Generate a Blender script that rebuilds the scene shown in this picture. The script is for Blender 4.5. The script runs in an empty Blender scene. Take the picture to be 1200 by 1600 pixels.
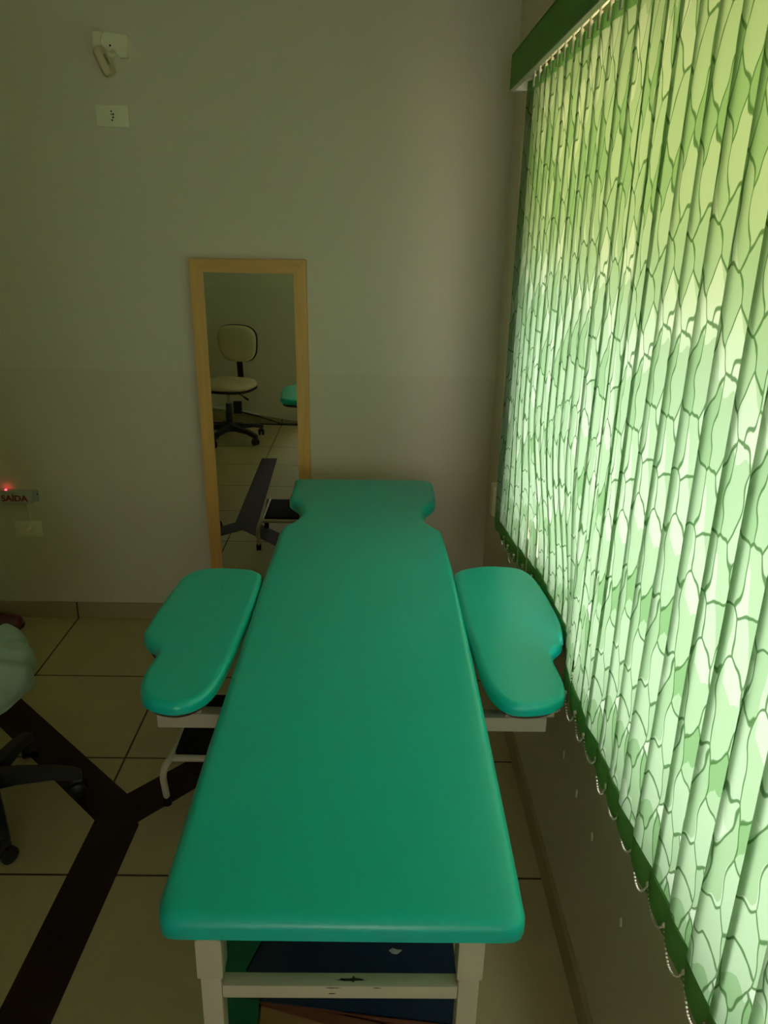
import bpy, bmesh, math, random
from mathutils import Vector, Matrix, noise
from mathutils.geometry import delaunay_2d_cdt
PI = math.pi
random.seed(7)
sc = bpy.context.scene
COL = sc.collection

# ------------------------------------------------------------------ camera numbers (solved from the room's lines)
F_PX, PITCH, YAW, ROLL, CAM_Z = 1220.8, .3501, .0186, .0229, 1.68
D = 3.156            # back wall
XW = .4995           # window wall
XL, YF, ZC = -3.3, -.62, 2.95
def cam_axes():
    f = Vector((math.sin(YAW)*math.cos(PITCH), math.cos(YAW)*math.cos(PITCH), -math.sin(PITCH)))
    r = Vector((math.cos(YAW), -math.sin(YAW), 0))
    u = r.cross(f)
    c, s = math.cos(ROLL), math.sin(ROLL)
    return c*r+s*u, -s*r+c*u, f
RT, UP, FW = cam_axes()
def ray(px, py): return FW + RT*((px-600)/F_PX) - UP*((py-800)/F_PX)
def onz(px, py, z):
    d = ray(px, py); t = (z-CAM_Z)/d.z
    return Vector((d.x*t, d.y*t, z))
def onx(px, py, x):
    d = ray(px, py); t = x/d.x
    return Vector((x, d.y*t, CAM_Z+d.z*t))
def ony(px, py, y):
    d = ray(px, py); t = y/d.y
    return Vector((d.x*t, y, CAM_Z+d.z*t))

# ------------------------------------------------------------------ materials
def new_mat(name):
    m = bpy.data.materials.new(name); m.use_nodes = True
    nt = m.node_tree
    for n in list(nt.nodes): nt.nodes.remove(n)
    out = nt.nodes.new('ShaderNodeOutputMaterial')
    return m, nt, out
def N(nt, t, **kw):
    n = nt.nodes.new(t)
    for k, v in kw.items():
        if k.startswith('i_'): n.inputs[int(k[2:])].default_value = v
        else: setattr(n, k, v)
    return n
def L(nt, a, b): nt.links.new(a, b)
def math_n(nt, op, a, b=None, c=None):
    n = nt.nodes.new('ShaderNodeMath'); n.operation = op
    for i, v in enumerate((a, b, c)):
        if v is None: continue
        if isinstance(v, (int, float)): n.inputs[i].default_value = v
        else: nt.links.new(v, n.inputs[i])
    return n.outputs[0]
def mixc(nt, fac, a, b, mode='MIX'):
    n = nt.nodes.new('ShaderNodeMix'); n.data_type = 'RGBA'; n.blend_type = mode
    for s, v in ((0, fac), (6, a), (7, b)):
        if isinstance(v, (int, float)): n.inputs[s].default_value = v
        elif isinstance(v, tuple): n.inputs[s].default_value = (*v, 1) if len(v) == 3 else v
        else: nt.links.new(v, n.inputs[s])
    return n.outputs[2]
def pbr(name, col, rough=.5, metal=0., var=.12, scale=14., bump=.0, bscale=60., spec=.5, coat=0., stretch=(1,1,1)):
    """a plain principled material with a little procedural colour variation and bump"""
    m, nt, out = new_mat(name)
    b = N(nt, 'ShaderNodeBsdfPrincipled')
    b.inputs['Roughness'].default_value = rough; b.inputs['Metallic'].default_value = metal
    b.inputs['Specular IOR Level'].default_value = spec
    if coat: b.inputs['Coat Weight'].default_value = coat; b.inputs['Coat Roughness'].default_value = .15
    tc = N(nt, 'ShaderNodeTexCoord'); mp = N(nt, 'ShaderNodeMapping'); mp.inputs['Scale'].default_value = stretch
    L(nt, tc.outputs['Object'], mp.inputs[0])
    nz = N(nt, 'ShaderNodeTexNoise'); nz.inputs['Scale'].default_value = scale; nz.inputs['Detail'].default_value = 5
    L(nt, mp.outputs[0], nz.inputs['Vector'])
    lo = tuple(c*(1-var) for c in col); hi = tuple(min(1, c*(1+var)) for c in col)
    L(nt, mixc(nt, nz.outputs['Fac'], lo, hi), b.inputs['Base Color'])
    if bump:
        n2 = N(nt, 'ShaderNodeTexNoise'); n2.inputs['Scale'].default_value = bscale; n2.inputs['Detail'].default_value = 4
        L(nt, mp.outputs[0], n2.inputs['Vector'])
        bp = N(nt, 'ShaderNodeBump'); bp.inputs['Strength'].default_value = bump; bp.inputs['Distance'].default_value = .01
        L(nt, n2.outputs['Fac'], bp.inputs['Height']); L(nt, bp.outputs[0], b.inputs['Normal'])
    L(nt, b.outputs[0], out.inputs[0])
    return m

def wall_mat(hb=1.115):
    """two coats: a pale one above 1.115 m and a slightly darker one below, with roller texture"""
    m, nt, out = new_mat('wall_paint')
    g = N(nt, 'ShaderNodeNewGeometry'); sx = N(nt, 'ShaderNodeSeparateXYZ'); L(nt, g.outputs['Position'], sx.inputs[0])
    up = math_n(nt, 'GREATER_THAN', sx.outputs[2], hb)
    nz = N(nt, 'ShaderNodeTexNoise'); nz.inputs['Scale'].default_value = 1.6; nz.inputs['Detail'].default_value = 3
    L(nt, g.outputs['Position'], nz.inputs['Vector'])
    c = mixc(nt, up, WALL_LOW, WALL_UP)
    c2 = mixc(nt, math_n(nt, 'MULTIPLY', nz.outputs['Fac'], .12), c, (.62, .58, .47))
    b = N(nt, 'ShaderNodeBsdfPrincipled'); b.inputs['Roughness'].default_value = .55; b.inputs['Specular IOR Level'].default_value = .3
    L(nt, c2, b.inputs['Base Color'])
    n2 = N(nt, 'ShaderNodeTexNoise'); n2.inputs['Scale'].default_value = 160; L(nt, g.outputs['Position'], n2.inputs['Vector'])
    bp = N(nt, 'ShaderNodeBump'); bp.inputs['Strength'].default_value = .08; bp.inputs['Distance'].default_value = .004
    L(nt, n2.outputs['Fac'], bp.inputs['Height']); L(nt, bp.outputs[0], b.inputs['Normal'])
    L(nt, b.outputs[0], out.inputs[0]); return m
WALL_UP, WALL_LOW = (.775, .715, .555), (.735, .668, .505)

TILE, TX, TY = .4996, -1.3021, 2.6714
def tile_mat(name='floor_tile', k=1., xonly=False):
    m, nt, out = new_mat(name)
    g = N(nt, 'ShaderNodeNewGeometry'); sx = N(nt, 'ShaderNodeSeparateXYZ'); L(nt, g.outputs['Position'], sx.inputs[0])
    def line(o, off):
        a = math_n(nt, 'DIVIDE', math_n(nt, 'SUBTRACT', o, off), TILE)
        f = math_n(nt, 'FRACT', math_n(nt, 'ADD', a, .5+20))
        return math_n(nt, 'LESS_THAN', math_n(nt, 'ABSOLUTE', math_n(nt, 'SUBTRACT', f, .5)), .0034/TILE)
    jl = line(sx.outputs[0], TX)
    if not xonly: jl = math_n(nt, 'MAXIMUM', jl, line(sx.outputs[1], TY))
    nz = N(nt, 'ShaderNodeTexNoise'); nz.inputs['Scale'].default_value = 3.2; nz.inputs['Detail'].default_value = 6; nz.inputs['Roughness'].default_value = .62
    L(nt, g.outputs['Position'], nz.inputs['Vector'])
    n3 = N(nt, 'ShaderNodeTexNoise'); n3.inputs['Scale'].default_value = 38; n3.inputs['Detail'].default_value = 3
    L(nt, g.outputs['Position'], n3.inputs['Vector'])
    c = mixc(nt, nz.outputs['Fac'], (.50*k, .42*k, .22*k), (.66*k, .56*k, .32*k))
    c = mixc(nt, math_n(nt, 'MULTIPLY', n3.outputs['Fac'], .3), c, (.40*k, .33*k, .17*k))
    c = mixc(nt, jl, c, (.055, .032, .018))
    b = N(nt, 'ShaderNodeBsdfPrincipled'); b.inputs['Roughness'].default_value = .42; b.inputs['Specular IOR Level'].default_value = .35
    L(nt, c, b.inputs['Base Color'])
    bp = N(nt, 'ShaderNodeBump'); bp.inputs['Strength'].default_value = .35; bp.inputs['Distance'].default_value = .002
    L(nt, math_n(nt, 'SUBTRACT', 1, jl), bp.inputs['Height']); L(nt, bp.outputs[0], b.inputs['Normal'])
    L(nt, b.outputs[0], out.inputs[0]); return m

def fabric_mat():
    """translucent vertical-blind cloth printed with overlapping leaf shapes"""
    m, nt, out = new_mat('blind_leaf_fabric')
    tc = N(nt, 'ShaderNodeTexCoord'); sx = N(nt, 'ShaderNodeSeparateXYZ'); L(nt, tc.outputs['Object'], sx.inputs[0])
    cb = N(nt, 'ShaderNodeCombineXYZ')
    L(nt, math_n(nt, 'MULTIPLY', sx.outputs[1], 24.), cb.inputs[0]); L(nt, math_n(nt, 'MULTIPLY', sx.outputs[2], 11.5), cb.inputs[1])
    nz = N(nt, 'ShaderNodeTexNoise'); nz.inputs['Scale'].default_value = 1.1; nz.inputs['Detail'].default_value = 1
    L(nt, cb.outputs[0], nz.inputs['Vector'])
    va = N(nt, 'ShaderNodeVectorMath'); va.operation = 'SCALE'; va.inputs['Scale'].default_value = .9
    L(nt, nz.outputs['Color'], va.inputs[0])
    oi = N(nt, 'ShaderNodeObjectInfo'); rs = N(nt, 'ShaderNodeCombineXYZ')
    L(nt, math_n(nt, 'MULTIPLY', math_n(nt, 'FRACT', math_n(nt, 'MULTIPLY', oi.outputs['Random'], 7.31)), .9), rs.inputs[0]); L(nt, math_n(nt, 'MULTIPLY', oi.outputs['Random'], 2.2), rs.inputs[1])
    vc = N(nt, 'ShaderNodeVectorMath'); vc.operation = 'ADD'; L(nt, cb.outputs[0], vc.inputs[0]); L(nt, rs.outputs[0], vc.inputs[1]); cb = vc
    L(nt, cb.outputs[0], nz.inputs['Vector'])
    vb = N(nt, 'ShaderNodeVectorMath'); vb.operation = 'ADD'; L(nt, cb.outputs[0], vb.inputs[0]); L(nt, va.outputs[0], vb.inputs[1])
    def vor(feat, scale, off):
        v = N(nt, 'ShaderNodeTexVoronoi'); v.voronoi_dimensions = '2D'; v.feature = feat; v.inputs['Scale'].default_value = scale
        o = N(nt, 'ShaderNodeVectorMath'); o.operation = 'ADD'; o.inputs[1].default_value = (off, off*.7, 0)
        L(nt, vb.outputs[0], o.inputs[0]); L(nt, o.outputs[0], v.inputs['Vector']); return v
    e = vor('DISTANCE_TO_EDGE', 1., 0); cell = vor('F1', 1., 0); cell2 = vor('F1', .8, 5.3)
    line = N(nt, 'ShaderNodeMapRange'); line.interpolation_type = 'SMOOTHSTEP'
    line.inputs[1].default_value = .018; line.inputs[2].default_value = .05; line.inputs[3].default_value = 1; line.inputs[4].default_value = 0
    L(nt, e.outputs['Distance'], line.inputs[0])
    s1 = N(nt, 'ShaderNodeSeparateColor'); L(nt, cell.outputs['Color'], s1.inputs[0])
    s2 = N(nt, 'ShaderNodeSeparateColor'); L(nt, cell2.outputs['Color'], s2.inputs[0])
    tone = math_n(nt, 'ADD', math_n(nt, 'MULTIPLY', s1.outputs[0], .62), math_n(nt, 'MULTIPLY', math_n(nt, 'GREATER_THAN', s2.outputs[1], .5), .34))
    tone = math_n(nt, 'MINIMUM', tone, 1.)
    T = mixc(nt, tone, T_LOW, T_HIGH)
    T = mixc(nt, math_n(nt, 'MULTIPLY', line.outputs[0], .85), T, T_LINE)
    wv = N(nt, 'ShaderNodeTexNoise'); wv.inputs['Scale'].default_value = 700; L(nt, tc.outputs['Object'], wv.inputs['Vector'])
    T = mixc(nt, .12, T, wv.outputs['Fac'], 'MULTIPLY')
    tr = N(nt, 'ShaderNodeBsdfTranslucent'); L(nt, T, tr.inputs['Color'])
    df = N(nt, 'ShaderNodeBsdfDiffuse'); L(nt, mixc(nt, 1., T, (.55, .6, .55), 'MULTIPLY'), df.inputs['Color'])
    ad = N(nt, 'ShaderNodeAddShader'); L(nt, tr.outputs[0], ad.inputs[0]); L(nt, df.outputs[0], ad.inputs[1])
    L(nt, ad.outputs[0], out.inputs[0]); return m
T_LOW, T_HIGH, T_LINE = (.086, .166, .066), (.262, .318, .232), (.020, .060, .012)
def hem_mat():
    m, nt, out = new_mat('blind_hem_fabric')
    tc = N(nt, 'ShaderNodeTexCoord'); wv = N(nt, 'ShaderNodeTexNoise'); wv.inputs['Scale'].default_value = 60; L(nt, tc.outputs['Object'], wv.inputs['Vector'])
    c = mixc(nt, wv.outputs['Fac'], (.15, .32, .115), (.20, .40, .15))
    tr = N(nt, 'ShaderNodeBsdfTranslucent'); L(nt, mixc(nt, 1., c, (.30, .30, .30), 'MULTIPLY'), tr.inputs['Color'])
    df = N(nt, 'ShaderNodeBsdfDiffuse'); L(nt, c, df.inputs['Color'])
    ad = N(nt, 'ShaderNodeAddShader'); L(nt, tr.outputs[0], ad.inputs[0]); L(nt, df.outputs[0], ad.inputs[1])
    L(nt, ad.outputs[0], out.inputs[0]); return m
def glass_mat(name, tint):
    m, nt, out = new_mat(name)
    t = N(nt, 'ShaderNodeBsdfTransparent'); t.inputs[0].default_value = (*tint, 1)
    g = N(nt, 'ShaderNodeBsdfGlossy'); g.inputs['Roughness'].default_value = .03
    mx = N(nt, 'ShaderNodeMixShader'); mx.inputs[0].default_value = .06
    L(nt, t.outputs[0], mx.inputs[1]); L(nt, g.outputs[0], mx.inputs[2]); L(nt, mx.outputs[0], out.inputs[0]); return m
def mirror_mat():
    m, nt, out = new_mat('mirror_silver')
    g = N(nt, 'ShaderNodeBsdfGlossy'); g.inputs['Roughness'].default_value = .004; g.inputs['Color'].default_value = (.80, .84, .78, 1)
    L(nt, g.outputs[0], out.inputs[0]); return m
def emit_mat(name, col, s):
    m, nt, out = new_mat(name)
    e = N(nt, 'ShaderNodeEmission'); e.inputs[0].default_value = (*col, 1); e.inputs[1].default_value = s
    L(nt, e.outputs[0], out.inputs[0]); return m
def vinyl_mat():
    """turquoise upholstery vinyl: fine grain, soft dents and a few nicks"""
    m, nt, out = new_mat('turquoise_vinyl')
    g = N(nt, 'ShaderNodeNewGeometry')
    n1 = N(nt, 'ShaderNodeTexNoise'); n1.inputs['Scale'].default_value = 4; n1.inputs['Detail'].default_value = 4; L(nt, g.outputs['Position'], n1.inputs['Vector'])
    c = mixc(nt, n1.outputs['Fac'], VINYL_A, VINYL_B)
    v = N(nt, 'ShaderNodeTexVoronoi'); v.inputs['Scale'].default_value = 5.5; v.inputs['Randomness'].default_value = 1
    nn = N(nt, 'ShaderNodeTexNoise'); nn.inputs['Scale'].default_value = 90; L(nt, g.outputs['Position'], nn.inputs['Vector'])
    L(nt, g.outputs['Position'], v.inputs['Vector'])
    dist = math_n(nt, 'ADD', v.outputs['Distance'], math_n(nt, 'MULTIPLY', nn.outputs['Fac'], .02))
    nick = math_n(nt, 'LESS_THAN', dist, .0235)
    c = mixc(nt, math_n(nt, 'MULTIPLY', nick, .8), c, (.01, .06, .04))
    b = N(nt, 'ShaderNodeBsdfPrincipled'); b.inputs['Roughness'].default_value = .29; b.inputs['Specular IOR Level'].default_value = .55
    L(nt, c, b.inputs['Base Color'])
    n2 = N(nt, 'ShaderNodeTexNoise'); n2.inputs['Scale'].default_value = 420; L(nt, g.outputs['Position'], n2.inputs['Vector'])
    n4 = N(nt, 'ShaderNodeTexNoise'); n4.inputs['Scale'].default_value = 14; n4.inputs['Detail'].default_value = 3; L(nt, g.outputs['Position'], n4.inputs['Vector'])
    h = math_n(nt, 'ADD', math_n(nt, 'MULTIPLY', n2.outputs['Fac'], .06), math_n(nt, 'MULTIPLY', n4.outputs['Fac'], .5))
    bp = N(nt, 'ShaderNodeBump'); bp.inputs['Strength'].default_value = .22; bp.inputs['Distance'].default_value = .006
    L(nt, h, bp.inputs['Height']); L(nt, bp.outputs[0], b.inputs['Normal'])
    L(nt, b.outputs[0], out.inputs[0]); return m
VINYL_A, VINYL_B = (.004, .57, .51), (.006, .64, .57)

M = dict(
    wall=wall_mat(), wall_f=wall_mat(1.175), tile=tile_mat(), skirt=tile_mat('skirting_tile', .78, True), ceil=pbr('ceiling_paint', (.85, .83, .78), .8, var=.03),
    fabric=fabric_mat(), hem=hem_mat(), vinyl=vinyl_mat(), mirror=mirror_mat(),
    pane=glass_mat('clear_pane', (.95, .97, .96)), pane_tint_added=glass_mat('added_amber_tint', (.86, .80, .58)),
    alu=pbr('grey_aluminium', (.55, .55, .54), .4, .8),
    valance=pbr('valance_cloth', (.17, .44, .09), .8, var=.22, scale=45, bump=.15, bscale=260),
    white_plastic=pbr('white_plastic', (.72, .68, .60), .4, var=.05), cream=pbr('cream_plastic', (.93, .86, .62), .4, var=.06),
    ivory=pbr('ivory_plate', (.90, .86, .62), .38, var=.05),
    sensor=pbr('aged_sensor_plastic', (.70, .60, .38), .45, var=.05), lens=pbr('sensor_lens', (.42, .37, .22), .3, var=.05),
    cord=pbr('cream_cord', (.90, .76, .52), .7), bead=pbr('bead_plastic', (.80, .74, .62), .3, var=.04),
    white_metal=pbr('white_enamel', (.66, .60, .47), .38, var=.09, scale=9, bump=.05, bscale=40),
    rust=pbr('bare_rusty_steel', (.05, .03, .018), .8, var=.5, scale=80),
    wood=pbr('pale_wood', (.82, .46, .13), .5, var=.22, scale=7, stretch=(9, 9, .6)),
    wood_h=pbr('pale_wood_cross', (.74, .41, .11), .5, var=.22, scale=7, stretch=(.6, 9, 9)),
    plywood=pbr('dark_plywood', (.10, .06, .03), .7, var=.3), board=pbr('tan_board', (.34, .20, .08), .6, var=.2, scale=20),
    black=pbr('black_plastic', (.012, .013, .013), .42, var=.2), rubber=pbr('black_rubber', (.009, .010, .010), .85, var=.3, spec=.15, scale=60, bump=.3, bscale=300),
    chrome=pbr('chrome', (.6, .6, .58), .2, 1.), beige=pbr('beige_vinyl', (.76, .63, .43), .45, var=.08, bump=.06, bscale=30),
    tape=pbr('dark_brown_tape', (.026, .012, .009), .6, var=.25, scale=6, spec=.2),
    plank=pbr('red_brown_plank', (.20, .065, .035), .5, var=.3, scale=6, stretch=(1, 8, 8)),
    navy=pbr('navy_mat_vinyl', (.008, .025, .062), .45, var=.2, scale=10), greenmat=pbr('green_mat_vinyl', (.006, .16, .075), .5, var=.15),
    scrub=pbr('sage_cotton', (.40, .49, .42), .85, var=.12, scale=20, bump=.25, bscale=28),
    skin=pbr('skin', (.50, .29, .20), .5, var=.08), hair=pbr('dark_hair', (.02, .014, .01), .55, var=.4, scale=60, stretch=(1, 1, .1)),
    shirt=pbr('white_cotton', (.62, .62, .58), .85, var=.06, bump=.2, bscale=24),
    shoe=pbr('burgundy_patent', (.11, .010, .020), .18, var=.25, scale=20, coat=.7), sole=pbr('shoe_sole', (.02, .012, .01), .6),
    redtext=pbr('red_print', (.30, .008, .008), .5, var=.05), signface=pbr('sign_face', (.50, .52, .45), .35, var=.05),
    led=emit_mat('red_led', (1., .03, .05), 14.), dark=pbr('dark_hole', (.008, .008, .007), .7),
    paper=pbr('white_scrap', (.5, .52, .5), .8), whitepaint=pbr('white_duct', (.72, .71, .64), .4, var=.05),
    eye=pbr('eye', (.7, .68, .64), .2, var=.02), lips=pbr('lips', (.38, .14, .12), .4),
)

# ------------------------------------------------------------------ mesh helpers
def box(bm, a, b, bev=0.):
    """axis-aligned box from corner a to corner b, optionally bevelled"""
    a, b = Vector(a), Vector(b)
    r = bmesh.ops.create_cube(bm, size=1)
    vs = r['verts']
    for v in vs: v.co = Vector(((a.x+b.x)/2+v.co.x*abs(b.x-a.x), (a.y+b.y)/2+v.co.y*abs(b.y-a.y), (a.z+b.z)/2+v.co.z*abs(b.z-a.z)))
    if bev:
        es = list({e for v in vs for e in v.link_edges})
        bmesh.ops.bevel(bm, geom=es, offset=bev, segments=2, affect='EDGES', profile=.6)
def tube(bm, pts, rad, seg=10, closed=False, cap=True):
    pts = [Vector(p) for p in pts]; n = len(pts); rings = []
    rads = rad if isinstance(rad, (list, tuple)) else [rad]*n
    prev = None
    for i, p in enumerate(pts):
        t = (pts[min(i+1, n-1)]-pts[max(i-1, 0)])
        t = t.normalized() if t.length > 1e-9 else Vector((0, 0, 1))
        if prev is None: nrm = t.orthogonal().normalized()
        else:
            nrm = prev-t*prev.dot(t)
            nrm = nrm.normalized() if nrm.length > 1e-6 else t.orthogonal().normalized()
        prev = nrm; bi = t.cross(nrm)
        rings.append([bm.verts.new(p+(nrm*math.cos(2*PI*k/seg)+bi*math.sin(2*PI*k/seg))*rads[i]) for k in range(seg)])
    for i in range(n-1):
        for k in range(seg):
            bm.faces.new((rings[i][k], rings[i][(k+1) % seg], rings[i+1][(k+1) % seg], rings[i+1][k]))
    if cap:
        bm.faces.new(rings[0][::-1]); bm.faces.new(rings[-1])
def arc_pts(p0, p1, p2, n=8):
    """quadratic curve through a corner p1"""
    p0, p1, p2 = map(Vector, (p0, p1, p2))
    return [p0*(1-t)**2+p1*2*t*(1-t)+p2*t*t for t in [i/n for i in range(n+1)]]
def lathe(bm, prof, c=(0, 0, 0), seg=32):
    c = Vector(c); rings = []
    for r, z in prof:
        rings.append([bm.verts.new(c+Vector((max(r, 1e-5)*math.cos(2*PI*k/seg), max(r, 1e-5)*math.sin(2*PI*k/seg), z))) for k in range(seg)])
    for i in range(len(rings)-1):
        for k in range(seg):
            bm.faces.new((rings[i][k], rings[i][(k+1) % seg], rings[i+1][(k+1) % seg], rings[i+1][k]))
    bm.faces.new(rings[0][::-1]); bm.faces.new(rings[-1])
def ball(bm, c, r, sub=2, scale=(1, 1, 1), rot=None):
    q = bmesh.ops.create_icosphere(bm, subdivisions=sub, radius=1)
    for v in q['verts']:
        p = Vector((v.co.x*r*scale[0], v.co.y*r*scale[1], v.co.z*r*scale[2]))
        if rot: p = rot @ p
        v.co = p+Vector(c)
def prism(bm, poly, z0, z1):
    lo = [bm.verts.new((p[0], p[1], z0)) for p in poly]; hi = [bm.verts.new((p[0], p[1], z1)) for p in poly]
    n = len(poly)
    bm.faces.new(lo[::-1]); bm.faces.new(hi)
    for i in range(n): bm.faces.new((lo[i], lo[(i+1) % n], hi[(i+1) % n], hi[i]))
    bmesh.ops.recalc_face_normals(bm, faces=bm.faces)
def smooth_loop(pts, n):
    """closed Catmull-Rom through pts, resampled evenly to n points"""
    P = [Vector((p[0], p[1])) for p in pts]; m = len(P); dense = []
    for i in range(m):
        a, b, c, d = P[i-1], P[i], P[(i+1) % m], P[(i+2) % m]
        for k in range(12):
            t = k/12
            dense.append(.5*((2*b)+(c-a)*t+(2*a-5*b+4*c-d)*t*t+(3*b-a-3*c+d)*t**3))
    ln = [0]
    for i in range(len(dense)): ln.append(ln[-1]+(dense[(i+1) % len(dense)]-dense[i]).length)
    tot = ln[-1]; res = []; j = 0
    for k in range(n):
        s = tot*k/n
        while ln[j+1] < s: j += 1
        f = (s-ln[j])/max(ln[j+1]-ln[j], 1e-9)
        res.append(dense[j].lerp(dense[(j+1) % len(dense)], f))
    return res
def pad(bm, outline, ztop, thick, r, n=220, crown=0.):
    """upholstered pad: rounded rim, flat underside"""
    pts = smooth_loop(outline, n)
    area = sum(pts[i].x*pts[(i+1) % n].y-pts[(i+1) % n].x*pts[i].y for i in range(n))
    if area < 0: pts.reverse()
    nr = []
    for i in range(n):
        t = (pts[(i+2) % n]-pts[i-2]).normalized(); nr.append(Vector((-t.y, t.x)))
    prof = [(.006, ztop-thick), (0, ztop-thick+.005), (0, ztop-r)]
    for k in range(1, 7):
        a = k/6*PI/2; prof.append((r*(1-math.cos(a)), ztop-r+r*math.sin(a)))
    rings = [[bm.verts.new((*(pts[i]+nr[i]*o), z)) for i in range(n)] for o, z in prof]
    for a in range(len(rings)-1):
        for i in range(n): bm.faces.new((rings[a][i], rings[a][(i+1) % n], rings[a+1][(i+1) % n], rings[a+1][i]))
    bm.faces.new(rings[0][::-1])
    # top: rim joined to an even grid of points so that the flat shades cleanly
    rim = rings[-1]; poly = [v.co.xy for v in rim]; g = .022
    x0, x1 = min(p.x for p in poly), max(p.x for p in poly); y0, y1 = min(p.y for p in poly), max(p.y for p in poly)
    def inside(x, y):
        c = False; j = n-1
        for i in range(n):
            a, b = poly[i], poly[j]
            if (a.y > y) != (b.y > y) and x < (b.x-a.x)*(y-a.y)/(b.y-a.y)+a.x: c = not c
            j = i
        return c
    inner = []
    for i in range(int((x1-x0)/g)+1):
        for j in range(int((y1-y0)/g)+1):
            x, y = x0+(i+.5)*g, y0+(j+.5)*g
            if inside(x, y) and min((p.x-x)**2+(p.y-y)**2 for p in poly) > (.006)**2: inner.append(Vector((x, y)))
    vo, ed, fc, ov, oe, of = delaunay_2d_cdt([p.copy() for p in poly]+inner, [(i, (i+1) % n) for i in range(n)], [], 1, 1e-6)
    idx = {}
    for k, src in enumerate(ov):
        q = [i for i in src if i < n]
        idx[k] = rim[q[0]] if q else bm.verts.new((vo[k].x, vo[k].y, ztop+crown))
    for f in fc:
        t = [idx[k] for k in f]
        if len(set(t)) == 3:
            try: bm.faces.new(t)
            except ValueError: pass

BASE = {}
def obj(name, bm, mat, parent=None, loc=None, smooth=None, label=None):
    """link a bmesh as one object; vertices are in world space (or local to loc when loc is given)"""
    bmesh.ops.recalc_face_normals(bm, faces=bm.faces)
    base = BASE.get(parent.name, Vector((0, 0, 0))) if parent else Vector((0, 0, 0))
    me = bpy.data.meshes.new(name)
    if loc is None:
        if parent: bmesh.ops.translate(bm, verts=bm.verts, vec=-base)
    bm.to_mesh(me); bm.free()
    for m in (mat if isinstance(mat, (list, tuple)) else [mat]): me.materials.append(m)
    if smooth is not None:
        for p in me.polygons: p.use_smooth = True
        me.set_sharp_from_angle(angle=math.radians(smooth))
    o = bpy.data.objects.new(name, me); COL.objects.link(o)
    if parent: o.parent = parent
    if loc is not None: o.location = Vector(loc)-base
    BASE[o.name] = base if loc is None else Vector(loc)
    if label: o['label'] = label
    return o
def tag(o, label, cat, group=None, kind=None):
    o['label'] = label; o['category'] = cat
    if group: o['group'] = group
    if kind: o['kind'] = kind
    return o
def thing(name, label, cat, loc=(0, 0, 0), group=None):
    o = bpy.data.objects.new(name, None); COL.objects.link(o); o.location = loc; o.empty_display_size = .1
    BASE[o.name] = Vector(loc)
    return tag(o, label, cat, group)
def struct(name, bm, mat, parent=None, smooth=None):
    o = obj(name, bm, mat, parent, smooth=smooth)
    if not parent: o['kind'] = 'structure'
    return o
def anchor(o):
    """give a single-mesh thing an origin at its own base"""
    me = o.data; c = Vector((sum(v.co.x for v in me.vertices)/len(me.vertices), sum(v.co.y for v in me.vertices)/len(me.vertices), min(v.co.z for v in me.vertices)))
    me.transform(Matrix.Translation(-c)); o.location = c; return o

# ------------------------------------------------------------------ room shell
YR, XS = -3.3, -.60          # the room goes on behind the camera, as far as a second window
bm = bmesh.new(); box(bm, (XL, YF, -.08), (XW, D, 0)); box(bm, (XS, YR, -.08), (XW, YF, 0)); struct('floor', bm, M['tile'])
bm = bmesh.new(); box(bm, (XL-.15, YR-.15, ZC), (XW+.15, D+.15, ZC+.1)); struct('ceiling', bm, M['ceil'])
bm = bmesh.new(); box(bm, (XL-.15, D, -.08), (XW+.15, D+.15, ZC)); struct('wall_back', bm, M['wall'])
bm = bmesh.new(); box(bm, (XL-.15, YF-.15, -.08), (XS, YF, ZC)); box(bm, (XS-.15, YR-.15, -.08), (XS, YF-.15, ZC)); struct('wall_front', bm, M['wall_f'])
RX0, RX1, RZ0, RZ1 = -.40, .30, .45, 2.30
bm = bmesh.new(); box(bm, (XS, YR-.15, -.08), (XW, YR, RZ0)); box(bm, (XS, YR-.15, RZ1), (XW, YR, ZC)); box(bm, (XS, YR-.15, RZ0), (RX0, YR, RZ1)); box(bm, (RX1, YR-.15, RZ0), (XW, YR, RZ1))
struct('wall_rear', bm, M['wall'])
bm = bmesh.new(); box(bm, (XL-.15, YF, -.08), (XL, D, ZC)); struct('wall_left', bm, M['wall'])
WY0, WY1, WZ0, WZ1 = .22, 2.405, .762, 2.075          # window opening
bm = bmesh.new()
box(bm, (XW, YR-.15, -.08), (XW+.15, D, WZ0)); box(bm, (XW, YR-.15, WZ1), (XW+.15, D, ZC))
box(bm, (XW, WY1, WZ0), (XW+.15, D, WZ1)); box(bm, (XW, YR-.15, WZ0), (XW+.15, WY0, WZ1))
struct('wall_right', bm, M['wall'])
bm = bmesh.new(); box(bm, (XL, D-.009, 0), (XW, D, .077), .001); struct('baseboard_back', bm, M['skirt'])
bm = bmesh.new(); box(bm, (XW-.012, YR, 0), (XW, D-.009, .077), .001); struct('baseboard_right', bm, M['skirt'])
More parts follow.
